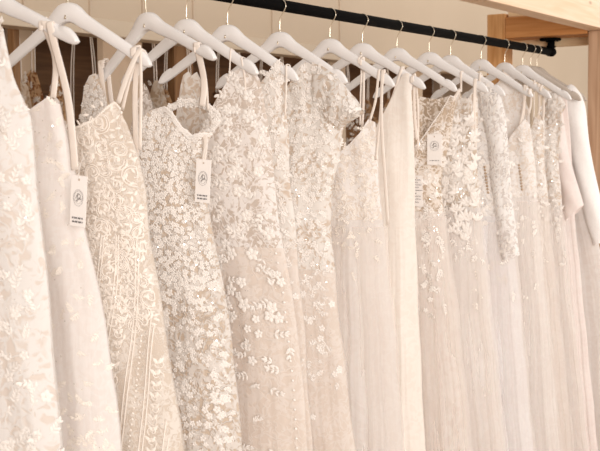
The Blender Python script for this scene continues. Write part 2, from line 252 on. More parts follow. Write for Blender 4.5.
M['wall_paint'] = simple('wall_paint', srgb(206, 187, 165), .6, spec=.25, noise=srgb(198, 179, 156), nscale=3)
M['trim_paint'] = simple('trim_paint', srgb(212, 194, 172), .5, spec=.3, noise=srgb(205, 187, 164), nscale=3)
M['batten_paint'] = simple('batten_paint', srgb(200, 180, 158), .6)
M['panel_paint'] = simple('panel_paint', srgb(206, 184, 160), .6, noise=srgb(196, 172, 148), nscale=5)
M['niche_wood'] = wood('niche_wood', srgb(150, 112, 76), srgb(126, 90, 58), 2, knots=False)
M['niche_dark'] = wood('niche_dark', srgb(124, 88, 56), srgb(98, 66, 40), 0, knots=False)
M['pine_x'] = wood('pine_x', srgb(240, 214, 190), srgb(229, 197, 166), 0)
M['pine_y'] = wood('pine_y', srgb(206, 146, 90), srgb(180, 116, 62), 1)
M['pine_y_pale'] = wood('pine_y_pale', srgb(232, 204, 166), srgb(218, 182, 138), 1, knots=False)
M['pine_z'] = wood('pine_z', srgb(192, 158, 130), srgb(166, 130, 102), 2, knots=False)
M['pine_z_orange'] = wood('pine_z_orange', srgb(222, 172, 118), srgb(196, 140, 86), 2)
M['floor'] = wood('floor', srgb(196, 176, 152), srgb(176, 154, 128), 0, scale=.5, knots=False)

# ------------------------------------------------------------------ the setting
m = MB(); m.box(-3, 11, -5, 2.2, -.05, 0); struct(m.build('floor', M['floor'], smooth=False))
m = MB()
m.box(-1, 6.9, .90, .96, 1.985, 3.2)         # boarding above the rear bay
m.box(6.9, 11, .90, .96, 0, 3.2)
struct(m.build('wall_back', M['wall_paint'], smooth=False))
m = MB(); m.box(-1, 6.9, .885, .965, 1.935, 1.992)
struct(m.build('trim_1', M['trim_paint'], smooth=False, bevel=.004))
m = MB()
for x in (2.30, 2.56, 2.86, 3.13, 3.42, 3.95, 4.5):
    m.box(x-.004, x+.004, .893, .905, 1.992, 3.0)
struct(m.build('trim_2', M['batten_paint'], smooth=False, bevel=.001))
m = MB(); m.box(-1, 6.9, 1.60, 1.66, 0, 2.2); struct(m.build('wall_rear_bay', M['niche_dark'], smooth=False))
m = MB(); m.box(-1, 6.9, .965, 1.60, 2.16, 2.2); struct(m.build('ceiling_rear_bay', M['niche_wood'], smooth=False))
for i, (x0, x1, y0, y1, mt) in enumerate([(2.63, 2.655, 1.02, 1.05, 'niche_wood'), (2.945, 3.05, 1.36, 1.40, 'panel_paint'), (3.14, 3.36, 1.10, 1.13, 'panel_paint'),
                                          (3.80, 3.93, 1.3, 1.34, 'niche_wood'), (4.66, 4.76, 1.02, 1.05, 'panel_paint'), (5.6, 5.75, 1.1, 1.13, 'panel_paint'), (6.9, 6.95, .965, 1.6, 'panel_paint')]):
    m = MB(); m.box(x0, x1, y0, y1, 0, 2.16); struct(m.build('trim_%d' % (i+3), M[mt], smooth=False, bevel=.002))

# ------------------------------------------------------------------ timber frame on the right and the rail
def board(name, mat, box, parent): 
    m = MB(); m.box(*box); return m.build(name, M[mat], parent, smooth=False, bevel=.003)
fr = empty('timber_frame', (4.7, 0, 0), 'pale pine timber frame of posts and beams carrying the black clothes rail', 'clothes rack frame')
XP = 4.66
board('top_beam', 'pine_x', (.9, 5.0, -.285, -.205, 2.02, 2.16), fr)
board('front_post', 'pine_z', (XP, XP+.09, -.29, -.2085, 0, 2.0195), fr)
board('rear_post', 'pine_z_orange', (XP, XP+.09, .161, .244, 0, 2.115), fr)
board('cross_beam', 'pine_y', (XP+.002, XP+.15, -.204, .160, 2.008, 2.098), fr)
board('lower_batten', 'pine_y_pale', (XP+.16, XP+.20, -.29, .25, 1.975, 2.05), fr)
board('shelf_board', 'pine_y_pale', (XP+.02, XP+.20, -.20, .155, 2.100, 2.125), fr)
for y in (-.26, .20):   # rear-left frame end stands out of view to the left
    pass
board('far_post', 'pine_z', (.9, .98, -.285, -.205, 0, 2.0195), fr)

rl = empty('clothes_rail', (2.8, 0, RAIL_Z), 'long black metal clothes rail carrying the white hangers', 'clothes rail')
m = MB(); m.tube([(.94, 0, RAIL_Z), (4.79, 0, RAIL_Z)], .0165, 20); m.build('pipe', M['black_metal'], rl)
m = MB()
m.tube([(4.765, 0, RAIL_Z), (4.80, 0, RAIL_Z), (4.812, 0, RAIL_Z)], lambda t: .0205 if t < .9 else .017, 20)
m.tube([(4.79, 0, RAIL_Z-.0), (4.79, 0, 2.000)], .0165, 18)
m.tube([(4.79, 0, RAIL_Z+.018), (4.79, 0, RAIL_Z+.026)], .0205, 18)
m.build('elbow_fitting', M['black_metal'], rl)
m = MB(); m.tube([(4.78, 0, 1.998), (4.78, 0, 2.0075)], .046, 28)
fl = m.build('flange', M['black_metal'], rl)
for k in range(4):
    a = PI/4 + k*PI/2; m = MB(); m.tube([(4.78+.034*math.cos(a), .034*math.sin(a), 1.9945), (4.78+.034*math.cos(a), .034*math.sin(a), 1.999)], .005, 8); m.build('screw', M['black_metal'], fl)

# ------------------------------------------------------------------ hangers
TOP = [(0,0),(.011,-.0008),(.022,-.0042),(.032,-.0108),(.042,-.0200),(.053,-.0300),(.068,-.0400),(.092,-.0550),(.125,-.0755),(.155,-.0940),(.172,-.1050),(.1765,-.1115),(.1810,-.1085),(.192,-.1125),(.203,-.1195),(.212,-.1295),(.2185,-.1405),(.2200,-.1475)]
BOT = [(0,-.043),(.011,-.0445),(.021,-.0490),(.030,-.0545),(.040,-.0605),(.052,-.0670),(.068,-.0755),(.092,-.0885),(.125,-.1075),(.155,-.1255),(.172,-.1360),(.1785,-.1395),(.1840,-.1425),(.193,-.1475),(.202,-.1515),(.210,-.1540),(.2155,-.1540),(.2190,-.1510)]
BOT = [(a, b + .0025*max(0, min(1, (a-.03)/.05))) for a, b in BOT]
def hanger(name, x, mat, label, group, tilt=0):
    t = empty(name, (x, 0, RAIL_Z), label, 'coat hanger', group)
    st = [(-a, b, -c, d) for (a, b), (c, d) in list(zip(TOP, BOT))[::-1]][:-1] + [(a, b, c, d) for (a, b), (c, d) in zip(TOP, BOT)]
    m = MB(); rings = []
    h = .0070
    for (ut, zt, ub, zb) in st:
        T = Vector((0, -ut, zt - APEX + RAIL_Z)); B = Vector((0, -ub, zb - APEX + RAIL_Z)); d = (T - B)
        ln = d.length; e = min(.3, .0035/max(ln, .001))
        bend = -.004*(abs(ut)/.21)**2          # arms curve slightly towards the front of the dress
        ring = []; h = .0062 + .0042*math.exp(-(abs(ut)/.045)**2)
        for (k, w) in ((0, .35), (e*.4, .75), (e, 1), (.5, 1.0), (1-e, 1), (1-e*.4, .75), (1, .35)):
            q = B + d*k; ring.append((x + bend + h*w, q.y, q.z))
        for (k, w) in ((1, .35), (1-e*.4, .75), (1-e, 1), (.5, 1.0), (e, 1), (e*.4, .75), (0, .35)):
            q = B + d*k; ring.append((x + bend - h*w, q.y, q.z))
        rings.append(ring)
    n = len(rings[0]); vs = [p for r in rings for p in r]
    fs = [(i*n+k, (i+1)*n+k, (i+1)*n+(k+1) % n, i*n+(k+1) % n) for i in range(len(rings)-1) for k in range(n)]
    fs += [tuple(range(n)), tuple(((len(rings)-1)*n+k) for k in range(n))[::-1]]
    m.add(vs, fs); m.build('hanger_body', mat, t)
    zc = RAIL_Z - .0030; R = .0208
    pts = [(x, 0, RAIL_Z-APEX-.004), (x, -.0005, RAIL_Z-.052), (x, -.003, RAIL_Z-.036), (x, -.013, RAIL_Z-.020)]
    pts += [(x, -R*math.cos(a), zc + R*math.sin(a)) for a in [math.radians(d) for d in range(-10, 191, 15)]]
    pts += [(x, R*.80, zc-.010)]
    m = MB(); m.tube(smooth_pts(pts, 3), .0016, 8); hk = m.build('hook', M['brass'], t)
    m = MB(); m.tube([(x, 0, RAIL_Z-APEX-.002), (x, 0, RAIL_Z-APEX+.004)], .0035, 10); m.build('ferrule', M['brass'], t)
    m = MB(); m.tube([(x-.0112, 0, RAIL_Z-APEX-.036), (x-.0090, 0, RAIL_Z-APEX-.028)], .0024, 10, up=(0,1,0)); m.build('screw', M['brass'], t)
    return t

def copy_tree(o, parent=None):
    c = o.copy(); COL.objects.link(c); c.parent = parent
    for ch in list(o.children): copy_tree(ch, c)
    return c

# ------------------------------------------------------------------ dress surfaces
class Shell:
    def __init__(s, x, R, top, back=None, L=None, tk=1.0, pleat=.5, npl=7, seed=0, hem=.12, yc=0, wr=1.0):
        s.x = x; s.yc = yc; s.seed = seed; s.tk = tk; s.pl = pleat; s.npl = npl; s.hem = hem; s.wr = wr
        R = sorted([(z, u) for u, z in R]); (za, ua), (zb, ub) = R[0], R[min(2, len(R)-1)]
        sl = (ua-ub)/(zb-za) if zb > za else .1
        if za > hem: R = [(hem, ua + max(.04, min(sl, .13))*(za-hem))] + R
        s.R = R
        u0, z0 = top[0]
        if L: L = sorted([(z, u) for u, z in L])
        else: L = [(hem, min(u0, -.17)-.16), (.9, min(u0, -.17)-.06), (1.3, min(u0, -.16)), (z0, u0)] if z0 > 1.3 else [(hem, -.30), (z0*.7, u0-.03), (z0, u0)]
        s.L = L; s.top = sorted(top); s.back = sorted(back) if back else s.top
        rnd = random.Random(seed); s.ph = [rnd.uniform(0, 6.28) for _ in range(8)]
        s.cache = {}
    def U(s, t, z):
        a = interp(s.L, z); b = interp(s.R, z); return a + (b-a)*t
    def width(s, z): return interp(s.R, z) - interp(s.L, z)
    def T(s, z):
        return max(.0125, s.tk*interp([(.1, .088), (.9, .080), (1.25, .062), (1.5, .056), (1.6, .042), (1.68, .026), (1.76, .018), (1.9, .015)], z))
    def fold(s, t, z):
        g = max(0, min(1, (1.5-z)/1.0)); p = s.ph; w = .0034*g*s.pl
        f = w*(math.sin(2*PI*s.npl*t + p[0] + 1.1*math.sin(3*t+p[1])) + .6*math.sin(2*PI*s.npl*2.3*t + p[2] + .8*z) + .35*math.sin(2*PI*s.npl*4.7*t + p[7] + .5*z))
        f += .0075*g*math.sin(2*PI*2.6*t + p[5] + 1.1*math.sin(1.7*z+p[2]))
        q = .0035*s.wr*(math.sin(14*z + 5*t + p[3])*math.sin(9*t + p[4]) + .6*math.sin(31*t + 6*z + p[5]))
        return (f + q)*min(1, 5*math.sin(PI*min(max(t, 0), 1)))
    def P(s, t, z, face=-1):
        t = min(max(t, 0), 1)
        d = s.T(z)*max(0.0, math.sin(PI*t))**.55
        u = s.U(t, z) + .0022*s.wr*math.sin(23*z + s.ph[6])*t
        return Vector((s.x + face*(d + s.fold(t, z)*(1 if face < 0 else .7)), s.yc - u, z))
    def ztop(s, t, face=-1):
        L = s.top if face < 0 else s.back
        z = L[-1][1]
        for _ in range(14): z = .5*z + .5*interp(L, s.U(t, z))
        return z
    def frame(s, t, z):
        e = .004; w = max(.05, s.width(z)); p = s.P(t, z)
        a = s.P(min(1, t+e/w), z) - s.P(max(0, t-e/w), z); b = s.P(t, z+e) - s.P(t, z-e)
        a.normalize(); b.normalize(); n = a.cross(b)
        if n.x > 0: n = -n
        n.normalize(); return p, a, b, n
    def mesh(s, z_lo, z_hi, m, nc=56, rows=None, faces=(-1, 1)):
        for face in faces:
            ts = [(1-math.cos(PI*i/nc))/2*.6 + i/nc*.4 for i in range(nc+1)]
            vs = []; nr = rows or max(6, int((z_hi if z_hi else 1.75)-z_lo)/.02)
            for t in ts:
                zt = s.ztop(t, face) if z_hi is None else min(z_hi, 9)
                for j in range(nr+1):
                    z = zt + (z_lo-zt)*j/nr
                    vs.append(s.P(t, z, face))
            k = nr+1
            fs = [(i*k+j, (i+1)*k+j, (i+1)*k+j+1, i*k+j+1) for i in range(nc) for j in range(nr)]
            if face > 0: fs = [f[::-1] for f in fs]
            m.add(vs, fs)

class Patch:
    """a sleeve panel between two lines"""
    def __init__(s, x, a, b, bulge):
        n = 24
        A = smooth_pts([(x, -u, z) for u, z in a], 6); B = smooth_pts([(x, -u, z) for u, z in b], 6)
        rs = lambda L: [L[min(len(L)-1, int(round(i*(len(L)-1)/n)))] for i in range(n+1)]
        s.A = rs(A); s.B = rs(B); s.n = n; s.bulge = bulge; s.x = x
    def P(s, q, v, face=-1):
        i = min(s.n-1, max(0, int(v*s.n))); f = v*s.n - i
        a = s.A[i].lerp(s.A[i+1], f); b = s.B[i].lerp(s.B[i+1], f)
        p = a.lerp(b, q); p = p + Vector((face*s.bulge*max(0, math.sin(PI*q))**.6*(.45+.55*min(1, v*2.5)) + .002*math.sin(17*v+9*q), 0, 0))
        return p
    def frame(s, q, v):
        e = .02; p = s.P(q, v); a = s.P(min(1, q+e), v)-s.P(max(0, q-e), v); b = s.P(q, min(1, v+e))-s.P(q, max(0, v-e))
        if a.length < 1e-6: a = Vector((0, -1, 0))
        if b.length < 1e-6: b = Vector((0, 0, 1))
        a.normalize(); b.normalize(); n = a.cross(b)
        if n.length < 1e-6: n = Vector((-1,0,0))
        if n.x > 0: n = -n
        n.normalize(); return p, a, b, n
    def mesh(s, m):
        for face in (-1, 1):
            vs = [s.P(i/14, j/30, face) for i in range(15) for j in range(31)]
            fs = [(i*31+j, (i+1)*31+j, (i+1)*31+j+1, i*31+j+1) for i in range(14) for j in range(30)]
            m.add(vs, fs)
    def size(s): return (s.A[12]-s.B[12]).length, sum((s.A[i+1]-s.A[i]).length for i in range(s.n))

# ------------------------------------------------------------------ lace motifs (raised relief built on the cloth)
HS, SZ = .55, .78      # relief height and motif size
def leaf(m, F, a, b, ang, ln, wd, h=.0025, lift=.0010):
    p, ta, tb, n = F; ca, sa = math.cos(ang), math.sin(ang); h = h*HS
    def W(l, w, k): return p + ta*(a + l*ca - w*sa) + tb*(b + l*sa + w*ca) + n*(lift + k)
    vs = [W(0, 0, 0)]
    for f, g in ((.28, .85), (.6, 1.0), (.85, .55)):
        vs += [W(ln*f, -wd*g/2, 0), W(ln*f, 0, h), W(ln*f, wd*g/2, 0)]
    vs.append(W(ln, 0, 0))
    m.add(vs, [(0,1,2),(0,2,3),(1,4,5,2),(2,5,6,3),(4,7,8,5),(5,8,9,6),(7,10,8),(8,10,9)])
def blob(m, F, a, b, r, h=None, lift=.001, k=6):
    p, ta, tb, n = F; h = h or r*.7
    c = p + ta*a + tb*b
    vs = [c + n*(lift+h)]
    for f, g in ((.6, .75), (1, 0)):
        vs += [c + ta*(r*f*math.cos(2*PI*i/k)) + tb*(r*f*math.sin(2*PI*i/k)) + n*(lift+h*g) for i in range(k)]
    fs = [(0, 1+i, 1+(i+1) % k) for i in range(k)] + [(1+i, 1+k+i, 1+k+(i+1) % k, 1+(i+1) % k) for i in range(k)]
    m.add(vs, fs)
def flower(m, F, r, n=5, h=.003, rot=None, lift=.0010):
    rot = random.uniform(0, 6.28) if rot is None else rot; r = r*SZ; lift = min(lift, .002)
    for k in range(n):
        leaf(m, F, 0, 0, rot + 2*PI*k/n, r*random.uniform(.85, 1.1), r*.72, h, lift)
    blob(m, F, 0, 0, r*.16, r*.12, lift+h*.3)
def sprig(m, F, ang, ln, lw=.007, ll=.014, n=5, h=.002):
    cur = random.uniform(-1.1, 1.1); ln *= SZ*1.1; lw *= SZ*.85; ll *= SZ
    a = b = 0; an = ang; p, ta, tb, nn = F; vs = []
    for k in range(n+1):
        g = .0008
        vs += [p + ta*(a - g*math.sin(an)) + tb*(b + g*math.cos(an)) + nn*.0012, p + ta*(a + g*math.sin(an)) + tb*(b - g*math.cos(an)) + nn*.0012]
        if k == n: break
        st = ln/n; a += st*math.cos(an); b += st*math.sin(an); an += cur/n*1.6
        g = 1 - .35*k/n; q = random.uniform(.55, .95)
        leaf(m, F, a, b, an+q, ll*g, lw*g, h)
        if random.random() < .8: leaf(m, F, a, b, an-q, ll*g, lw*g, h)
    m.add(vs, [(2*k, 2*k+1, 2*k+3, 2*k+2) for k in range(n)])
    leaf(m, F, a, b, an, ll, lw, h)
def cord(m, S, pts, r=.0012, lift=.001):
    """raised cord following (t, z) points on a surface"""
    Pn = []
    for t, z in pts:
        p, a, b, n = S.frame(t, z); Pn.append(p + n*lift)
    if len(Pn) > 1: m.tube(Pn, r, 5, caps=False)
def scroll(m, S, t, z, ang, size, r=.0013, turns=1.25, flip=1):
    w = max(.08, S.width(z)); pts = []
    for k in range(19):
        f = k/18; th = ang + flip*f*turns*2*PI; rad = size*(1-.75*f)
        pts.append((t + rad*math.cos(th)/w, z + rad*math.sin(th)))
    cord(m, S, [(min(max(q, .02), .985), zz) for q, zz in pts], r)

def spots(S, z0, z1, step, prob=lambda t, z: 1, tmin=.25, tmax=.985, jit=.45, margin=.006):
    step *= .74
    out = []; z = z0; row = 0
    while z < z1:
        w = max(.06, S.width(z)); k = int(w/step)+1
        for i in range(k):
            t = (i + .5 + random.uniform(-jit, jit) + (.5 if row % 2 else 0))/k
            zz = z + random.uniform(-jit, jit)*step
            if tmin < t < tmax and random.random() < prob(t, zz) and zz < S.ztop(t) - margin: out.append((t, zz))
        z += step; row += 1
    return out

def sequins(m, S, n, z0, z1, tmin=.3, r=.0016, prob=lambda t, z: 1):
    for _ in range(n):
        t = random.uniform(tmin, .97); z = random.uniform(z0, z1)
        if random.random() > prob(t, z) or z > S.ztop(t)-.004: continue
        p, a, b, nn = S.frame(t, z)
        tl = Vector((random.uniform(-.6, .6), random.uniform(-.6, .6), random.uniform(-.6, .6)))
        a2 = (a + tl*.5).normalized(); b2 = nn.cross(a2).normalized(); c = p + nn*.0035
        k = 6; m.add([c + a2*r*math.cos(2*PI*i/k) + b2*r*math.sin(2*PI*i/k) for i in range(k)], [tuple(range(k))])

TILT = {'B': (-8.5, -3), 'C': (-1, 4), 'E': (-7, -9), 'F': (-1, -2), 'G': (1, 2), 'J': (0, 1), 'L': (-1, 1), 'M': (1, -2), 'N': (0, -5), 'O': (0, -13), 'P': (0, -6)}
SHIFT = {'B': -.028}
def arm_top(u, k):
    a = math.radians(-TILT.get(k, (0, 0))[0])
    return RAIL_Z + (-APEX + interp([(p, q) for p, q in TOP], abs(u)))*math.cos(a) + u*math.sin(a)
def ribbon(parent, pts, w, mat='ribbon', name='strap', x=0, off=0, k=''):
    """strap: looped over the hanger arm, then down to the cloth"""
    w *= 1.45; n = len(pts); P3 = []
    (u0, z0) = pts[0]; zt = arm_top(u0, k)
    if abs(z0 - zt) < .07 and abs(u0) < .215:
        sg = -1 if off <= 0 else 1; bx = x + SHIFT.get(k, 0) - .004*(abs(u0)/.21)**2 + u0*math.sin(math.radians(TILT.get(k, (0, 0))[1]))
        P3 = [(bx - sg*.0085, -u0, zt-.018), (bx - sg*.0080, -u0, zt-.002), (bx, -u0, zt+.0022), (bx + sg*.0085, -u0, zt-.002)]
        pts = pts[1:]
    P3 += [(x+off*(.35+.65*(n-len(pts)+i)/(n-1)), -u, z) for i, (u, z) in enumerate(pts)]
    P3 = smooth_pts(P3, 5)
    m = MB(); m.tube(P3, w/2, 8, rb=.0011, flat=(0, 1, 0)); return m.build(name, M[mat], parent)

# ------------------------------------------------------------------ dresses
ST = {  # cloth, bodice/skirt split, thickness, folds, fold count, lace style, label
 'A': ('lace_pale', 1.30, 1.0, .5, 6, 'sprays', 'ivory lace bridal gown cut by the left edge of the photo, nearest of all'),
 'B': ('plain_pale', 1.36, .85, .5, 5, 'faint', 'pale smooth cupped bridal gown on twisted straps with a tag, second from the left'),
 'C': ('net_nude', 1.37, .9, .35, 6, 'deco', 'nude bridal gown with corded scrollwork and banded beading, thin straps with scalloped neckline'),
 'E': ('lace_nude', 1.28, .85, .5, 7, 'blossom', 'bridal gown packed with tiny raised blossoms and sequins, ruffled wrap neckline and logo tag'),
 'F': ('sheer_net', 1.32, .72, .5, 7, 'bigflower', 'sheer illusion bridal gown with large scattered white flowers beside the ruffled blossom gown'),
 'G': ('lace_mid', 1.30, .82, .6, 7, 'vine', 'narrow visible bridal gown with trailing lace vines, left of the cap sleeved gown'),
 'H': ('lace_mid', 1.22, 1.0, .5, 7, 'leafy', 'lace bridal gown with a wide scalloped cap sleeve hiding its hanger arm'),
 'I': ('lace_fine', 1.34, .9, .9, 8, 'fine', 'bridal gown with a deep pointed lace cup, thin straps and a plain tulle skirt'),
 'J': ('plain_satin', 1.30, .85, .6, 6, 'none', 'plain smooth ivory bridal gown with a wide shoulder and no lace'),
 'K': ('sheer_nude', 1.34, .9, .9, 9, 'motif', 'nude illusion bridal gown with deep neckline and two white cards, blossoms trailing on its skirt'),
 'L': ('lace_nude2', 1.34, .8, .9, 9, 'satinleaf', 'bridal gown with glossy raised satin leaves below a low rounded neckline'),
 'M': ('sheer_white', 1.30, .8, 1.0, 10, 'sleevelace', 'long sleeved sheer white lace bridal gown with a small column of buttons'),
 'N': ('lace_fine', 1.36, .8, 1.0, 9, 'few', 'pointed cup bridal gown with thin straps and a dark bead column at its centre'),
 'O': ('lace_fine2', 1.34, .8, 1.0, 9, 'dense', 'narrow strapped beaded bridal gown between the pointed cup gown and the short sleeved one'),
 'P': ('lace_fine2', 1.30, .42, .9, 8, 'dense', 'short sleeved densely beaded lace bridal gown third from the right end'),
 'Q': ('blush', 1.30, .34, .8, 7, 'none', 'plain blush bridal gown with a flared elbow sleeve, second from the right end'),
 'R': ('plain_satin2', 1.30, .34, .7, 6, 'none', 'plain ivory long sleeved bridal gown at the right end beside the timber post'),
}
M['lace_pale'] = fabric('lace_pale', srgb(234, 222, 212), srgb(243, 238, 234), .55, 55, transl=.3, bump=.4)
M['plain_pale'] = fabric('plain_pale', srgb(242, 234, 229), srgb(245, 239, 235), .3, 50, transl=.3, bump=.15, streak=.3)
M['lace_nude'] = fabric('lace_nude', srgb(222, 203, 184), srgb(240, 232, 225), .38, 70, transl=.3, bump=.8)
M['lace_nude2'] = fabric('lace_nude2', srgb(214, 196, 177), srgb(240, 233, 227), .42, 60, transl=.3, bump=.6)
M['lace_mid'] = fabric('lace_mid', srgb(220, 202, 185), srgb(243, 237, 231), .45, 55, transl=.3, bump=.6)
M['lace_fine'] = fabric('lace_fine', srgb(232, 219, 207), srgb(245, 239, 235), .5, 75, transl=.25, bump=.5)
M['lace_fine2'] = fabric('lace_fine2', srgb(224, 207, 191), srgb(243, 237, 232), .45, 60, transl=.3, bump=.7)
M['net_nude'] = fabric('net_nude', srgb(223, 208, 193), srgb(238, 228, 218), .12, 90, transl=.25, bump=.4)
M['net_soft'] = fabric('net_soft', srgb(236, 223, 212), srgb(242, 232, 224), .25, 60, transl=.35, bump=.3)
M['sheer_net'] = fabric('sheer_net', srgb(230, 216, 204), srgb(245, 239, 235), .3, 60, alpha=.82, transl=.3, bump=.3)
M['sheer_nude'] = fabric('sheer_nude', srgb(212, 190, 166), srgb(238, 228, 219), .3, 60, alpha=.80, transl=.3, bump=.4)
M['sheer_white'] = fabric('sheer_white', srgb(239, 231, 226), srgb(246, 242, 239), .45, 55, alpha=.80, transl=.3, bump=.5)
M['plain_satin'] = fabric('plain_satin', srgb(233, 222, 212), srgb(236, 227, 218), .3, 40, transl=.12, bump=.05, rough=.42, streak=.15)
M['plain_satin2'] = fabric('plain_satin2', srgb(243, 238, 235), srgb(245, 241, 238), .3, 40, transl=.12, bump=.05, rough=.5)
M['blush'] = fabric('blush', srgb(243, 231, 226), srgb(245, 235, 230), .3, 40, transl=.3, bump=.05, rough=.5)
M['veil'] = fabric('veil', srgb(247, 240, 235), srgb(250, 245, 241), .02, 40, alpha=.34, transl=.55, bump=.05, streak=.4, rough=.8)
M['tulle'] = fabric('tulle', srgb(246, 240, 236), srgb(250, 246, 243), .4, 40, transl=.5, bump=.08, streak=.6, rough=.8)
M['tulle_white'] = fabric('tulle_white', srgb(248, 244, 244), srgb(251, 249, 249), .4, 40, transl=.5, bump=.08, streak=.5, rough=.8)
M['tulle_nude'] = fabric('tulle_nude', srgb(243, 234, 228), srgb(248, 242, 237), .4, 40, transl=.5, bump=.08, streak=.6, rough=.8)
SKIRT = {'A': 'lace_pale', 'B': 'plain_pale', 'C': 'net_nude', 'E': 'lace_nude', 'F': 'net_soft', 'G': 'net_soft', 'H': 'net_soft', 'I': 'tulle', 'J': 'plain_satin',
         'K': 'tulle_nude', 'L': 'tulle', 'M': 'tulle_white', 'N': 'tulle', 'O': 'tulle_nude', 'P': 'tulle', 'Q': 'blush', 'R': 'tulle'}

def decorate(style, S, t, kx, zs):
    """the raised lace of one gown; returns {part name: (mesh, material)}"""
    lace, skl, seq = MB(), MB(), MB()
    put = lambda z: lace if z > zs else skl
    mt = 'lace_ivory'
    R = random.uniform
    if style == 'sprays':
        for (q, z) in spots(S, .8, 1.80, .034, lambda q, z: .85 if (.45 < q < .80 or z > 1.55 or z < 1.12) else .35, .3):
            F = S.frame(q, z); sprig(put(z), F, R(1.0, 2.2) if z > 1.1 else R(0, 6.28), R(.025, .045), .009, .017, 4)
        for (q, z) in spots(S, .8, 1.8, .09, lambda q, z: .6, .4): flower(put(z), S.frame(q, z), R(.012, .018))
        sequins(seq, S, 260, .8, 1.5, .3); mt = 'lace_ivory'
    elif style == 'faint':
        for (q, z) in spots(S, .8, 1.66, .030, lambda q, z: .5 if z > 1.35 else (.3 if z > 1.1 else .75), .3):
            sprig(put(z), S.frame(q, z), R(0, 6.28), R(.016, .028), .0055, .012, 4, .0008)
        sequins(seq, S, 420, .8, 1.62, .3, prob=lambda q, z: 1 if z > 1.5 or z < 1.05 else .25); mt = 'lace_soft'
    elif style == 'deco':
        for (q, z) in spots(S, 1.20, 1.66, .050, lambda q, z: 1, .25, margin=.012):
            a = R(0, 6.28); fl = random.choice((-1, 1)); sz = R(.017, .027)
            for g in (1, .78): scroll(put(z), S, q, z, a, sz*g, .0017, R(.85, 1.2), fl)
            for k in range(7):
                th = a + fl*k*.62; w_ = max(.08, S.width(z)); leaf(put(z), S.frame(min(.97, q + 1.25*sz*math.cos(th)/w_), z + 1.25*sz*math.sin(th)), 0, 0, th + fl*.7, .015, .006, .002)
        for (q, z) in spots(S, 1.24, 1.66, .026, lambda q, z: .6, .25): blob(put(z), S.frame(q, z), 0, 0, .0026, .002)
        # rim of the neckline
        for k in range(60):
            q = .3 + .68*k/59; zt = S.ztop(q); blob(lace, S.frame(q, zt-.003), 0, 0, .0035, .002)
        # long diverging bands with beads between
        def sweep(qb, k=.26): return [(qb + k*max(0, (z-.70)/.66)**1.35, z) for z in [1.38-.70*i/60 for i in range(61)] if .05 < qb + k*max(0, (z-.70)/.66)**1.35 < .972]
        for qb in (.05, .15, .27, .36, .48, .57, .69, .78, .88):
            for dq in (0, .016): cord(skl, S, sweep(qb+dq), .0018)
        for qb in (.10, .315, .525, .735):
            for (q, z) in sweep(qb+.004)[::1]: blob(skl, S.frame(q, z), 0, 0, .0030, .002); 
        for qb in (.21, .42, .63, .83, .94):
            for i, (q, z) in enumerate(sweep(qb)[::2]):
                sg = 1 if i % 2 else -1
                scroll(skl, S, q, z, R(0, 6), .012, .0015, 1.0, sg)
                for da, l in ((.8, .020), (-.6, .016)): leaf(skl, S.frame(q, z), 0, 0, PI/2 + sg*da, l, .008, .0025)
        sequins(seq, S, 320, .75, 1.6, .2); mt = 'lace_cream'
    elif style == 'blossom':
        for (q, z) in spots(S, 1.24, 1.72, .0155, lambda q, z: .95, .03):
            flower(put(z), S.frame(q, z), R(.007, .0115), 5, .004, lift=R(.001, .004))
        for (q, z) in spots(S, .78, 1.26, .019, lambda q, z: .80 if math.sin(q*34 + 2.2*math.sin(z*9)) > -.35 else .30, .25):
            F = S.frame(q, z)
            if random.random() < .65: flower(skl, F, R(.008, .014), 5, .0035)
            else: sprig(skl, F, R(-2.2, -1), R(.015, .03), .006, .012, 3)
        for f in range(70):
            q = .66 + .33*f/69; zt = S.ztop(q); flower(lace, S.frame(q, zt-.006), .010, 5, .005, lift=.003)
        sequins(seq, S, 900, .78, 1.62, .2); mt = 'lace_ivory'
    elif style == 'bigflower':
        for (q, z) in spots(S, 1.0, 1.75, .040, lambda q, z: .95 if z > 1.45 else .5, .3, margin=.012):
            F = S.frame(q, z)
            if random.random() < .55: flower(put(z), F, R(.015, .024), 5, .005)
            else: sprig(put(z), F, R(0, 6.28), R(.03, .045), .011, .020, 3, .003)
        for (q, z) in spots(S, .8, 1.0, .06, lambda q, z: .3, .3): sprig(skl, S.frame(q, z), R(0, 6.28), .03, .008, .015, 4)
        for f in range(40):
            zt = 1.70-.9*f/39; blob(put(zt), S.frame(.975, zt), 0, 0, .0035, .002)
        sequins(seq, S, 120, 1.0, 1.6, .4)
    elif style == 'vine':
        for (q, z) in spots(S, .95, 1.76, .026, lambda q, z: .9 if z > 1.3 else .55*max(0, (z-.85)/.45), .5):
            sprig(put(z), S.frame(q, z), R(.6, 2.6), R(.02, .032), .0075, .014, 4, .0025)
        for (q, z) in spots(S, 1.1, 1.76, .055, lambda q, z: .7, .5): flower(put(z), S.frame(q, z), R(.010, .016), 5, .004)
    elif style == 'leafy':
        for (q, z) in spots(S, .9, 1.80, .021, lambda q, z: .95 if z > 1.28 else (.8*max(0, (z-.85)/.43) if .35 < q < .95 else .3), .2):
            F = S.frame(q, z)
            if random.random() < .6: sprig(put(z), F, R(0, 6.28), R(.014, .026), .007, .014, 3, .0025)
            else: flower(put(z), F, R(.008, .014), 5, .0035)
        for (q, z) in spots(S, .75, 1.22, .05, lambda q, z: .7 if .55 < q < .8 else .12, .4): flower(skl, S.frame(q, z), R(.010, .016), 5, .003)
        sequins(seq, S, 200, .9, 1.75, .3)
    elif style == 'fine':
        for (q, z) in spots(S, 1.24, 1.64, .024, lambda q, z: .9*min(1, (z-1.22)/.12), .2, margin=.008):
            sprig(put(z), S.frame(q, z), R(0, 6.28), R(.014, .024), .0055, .012, 3, .0015)
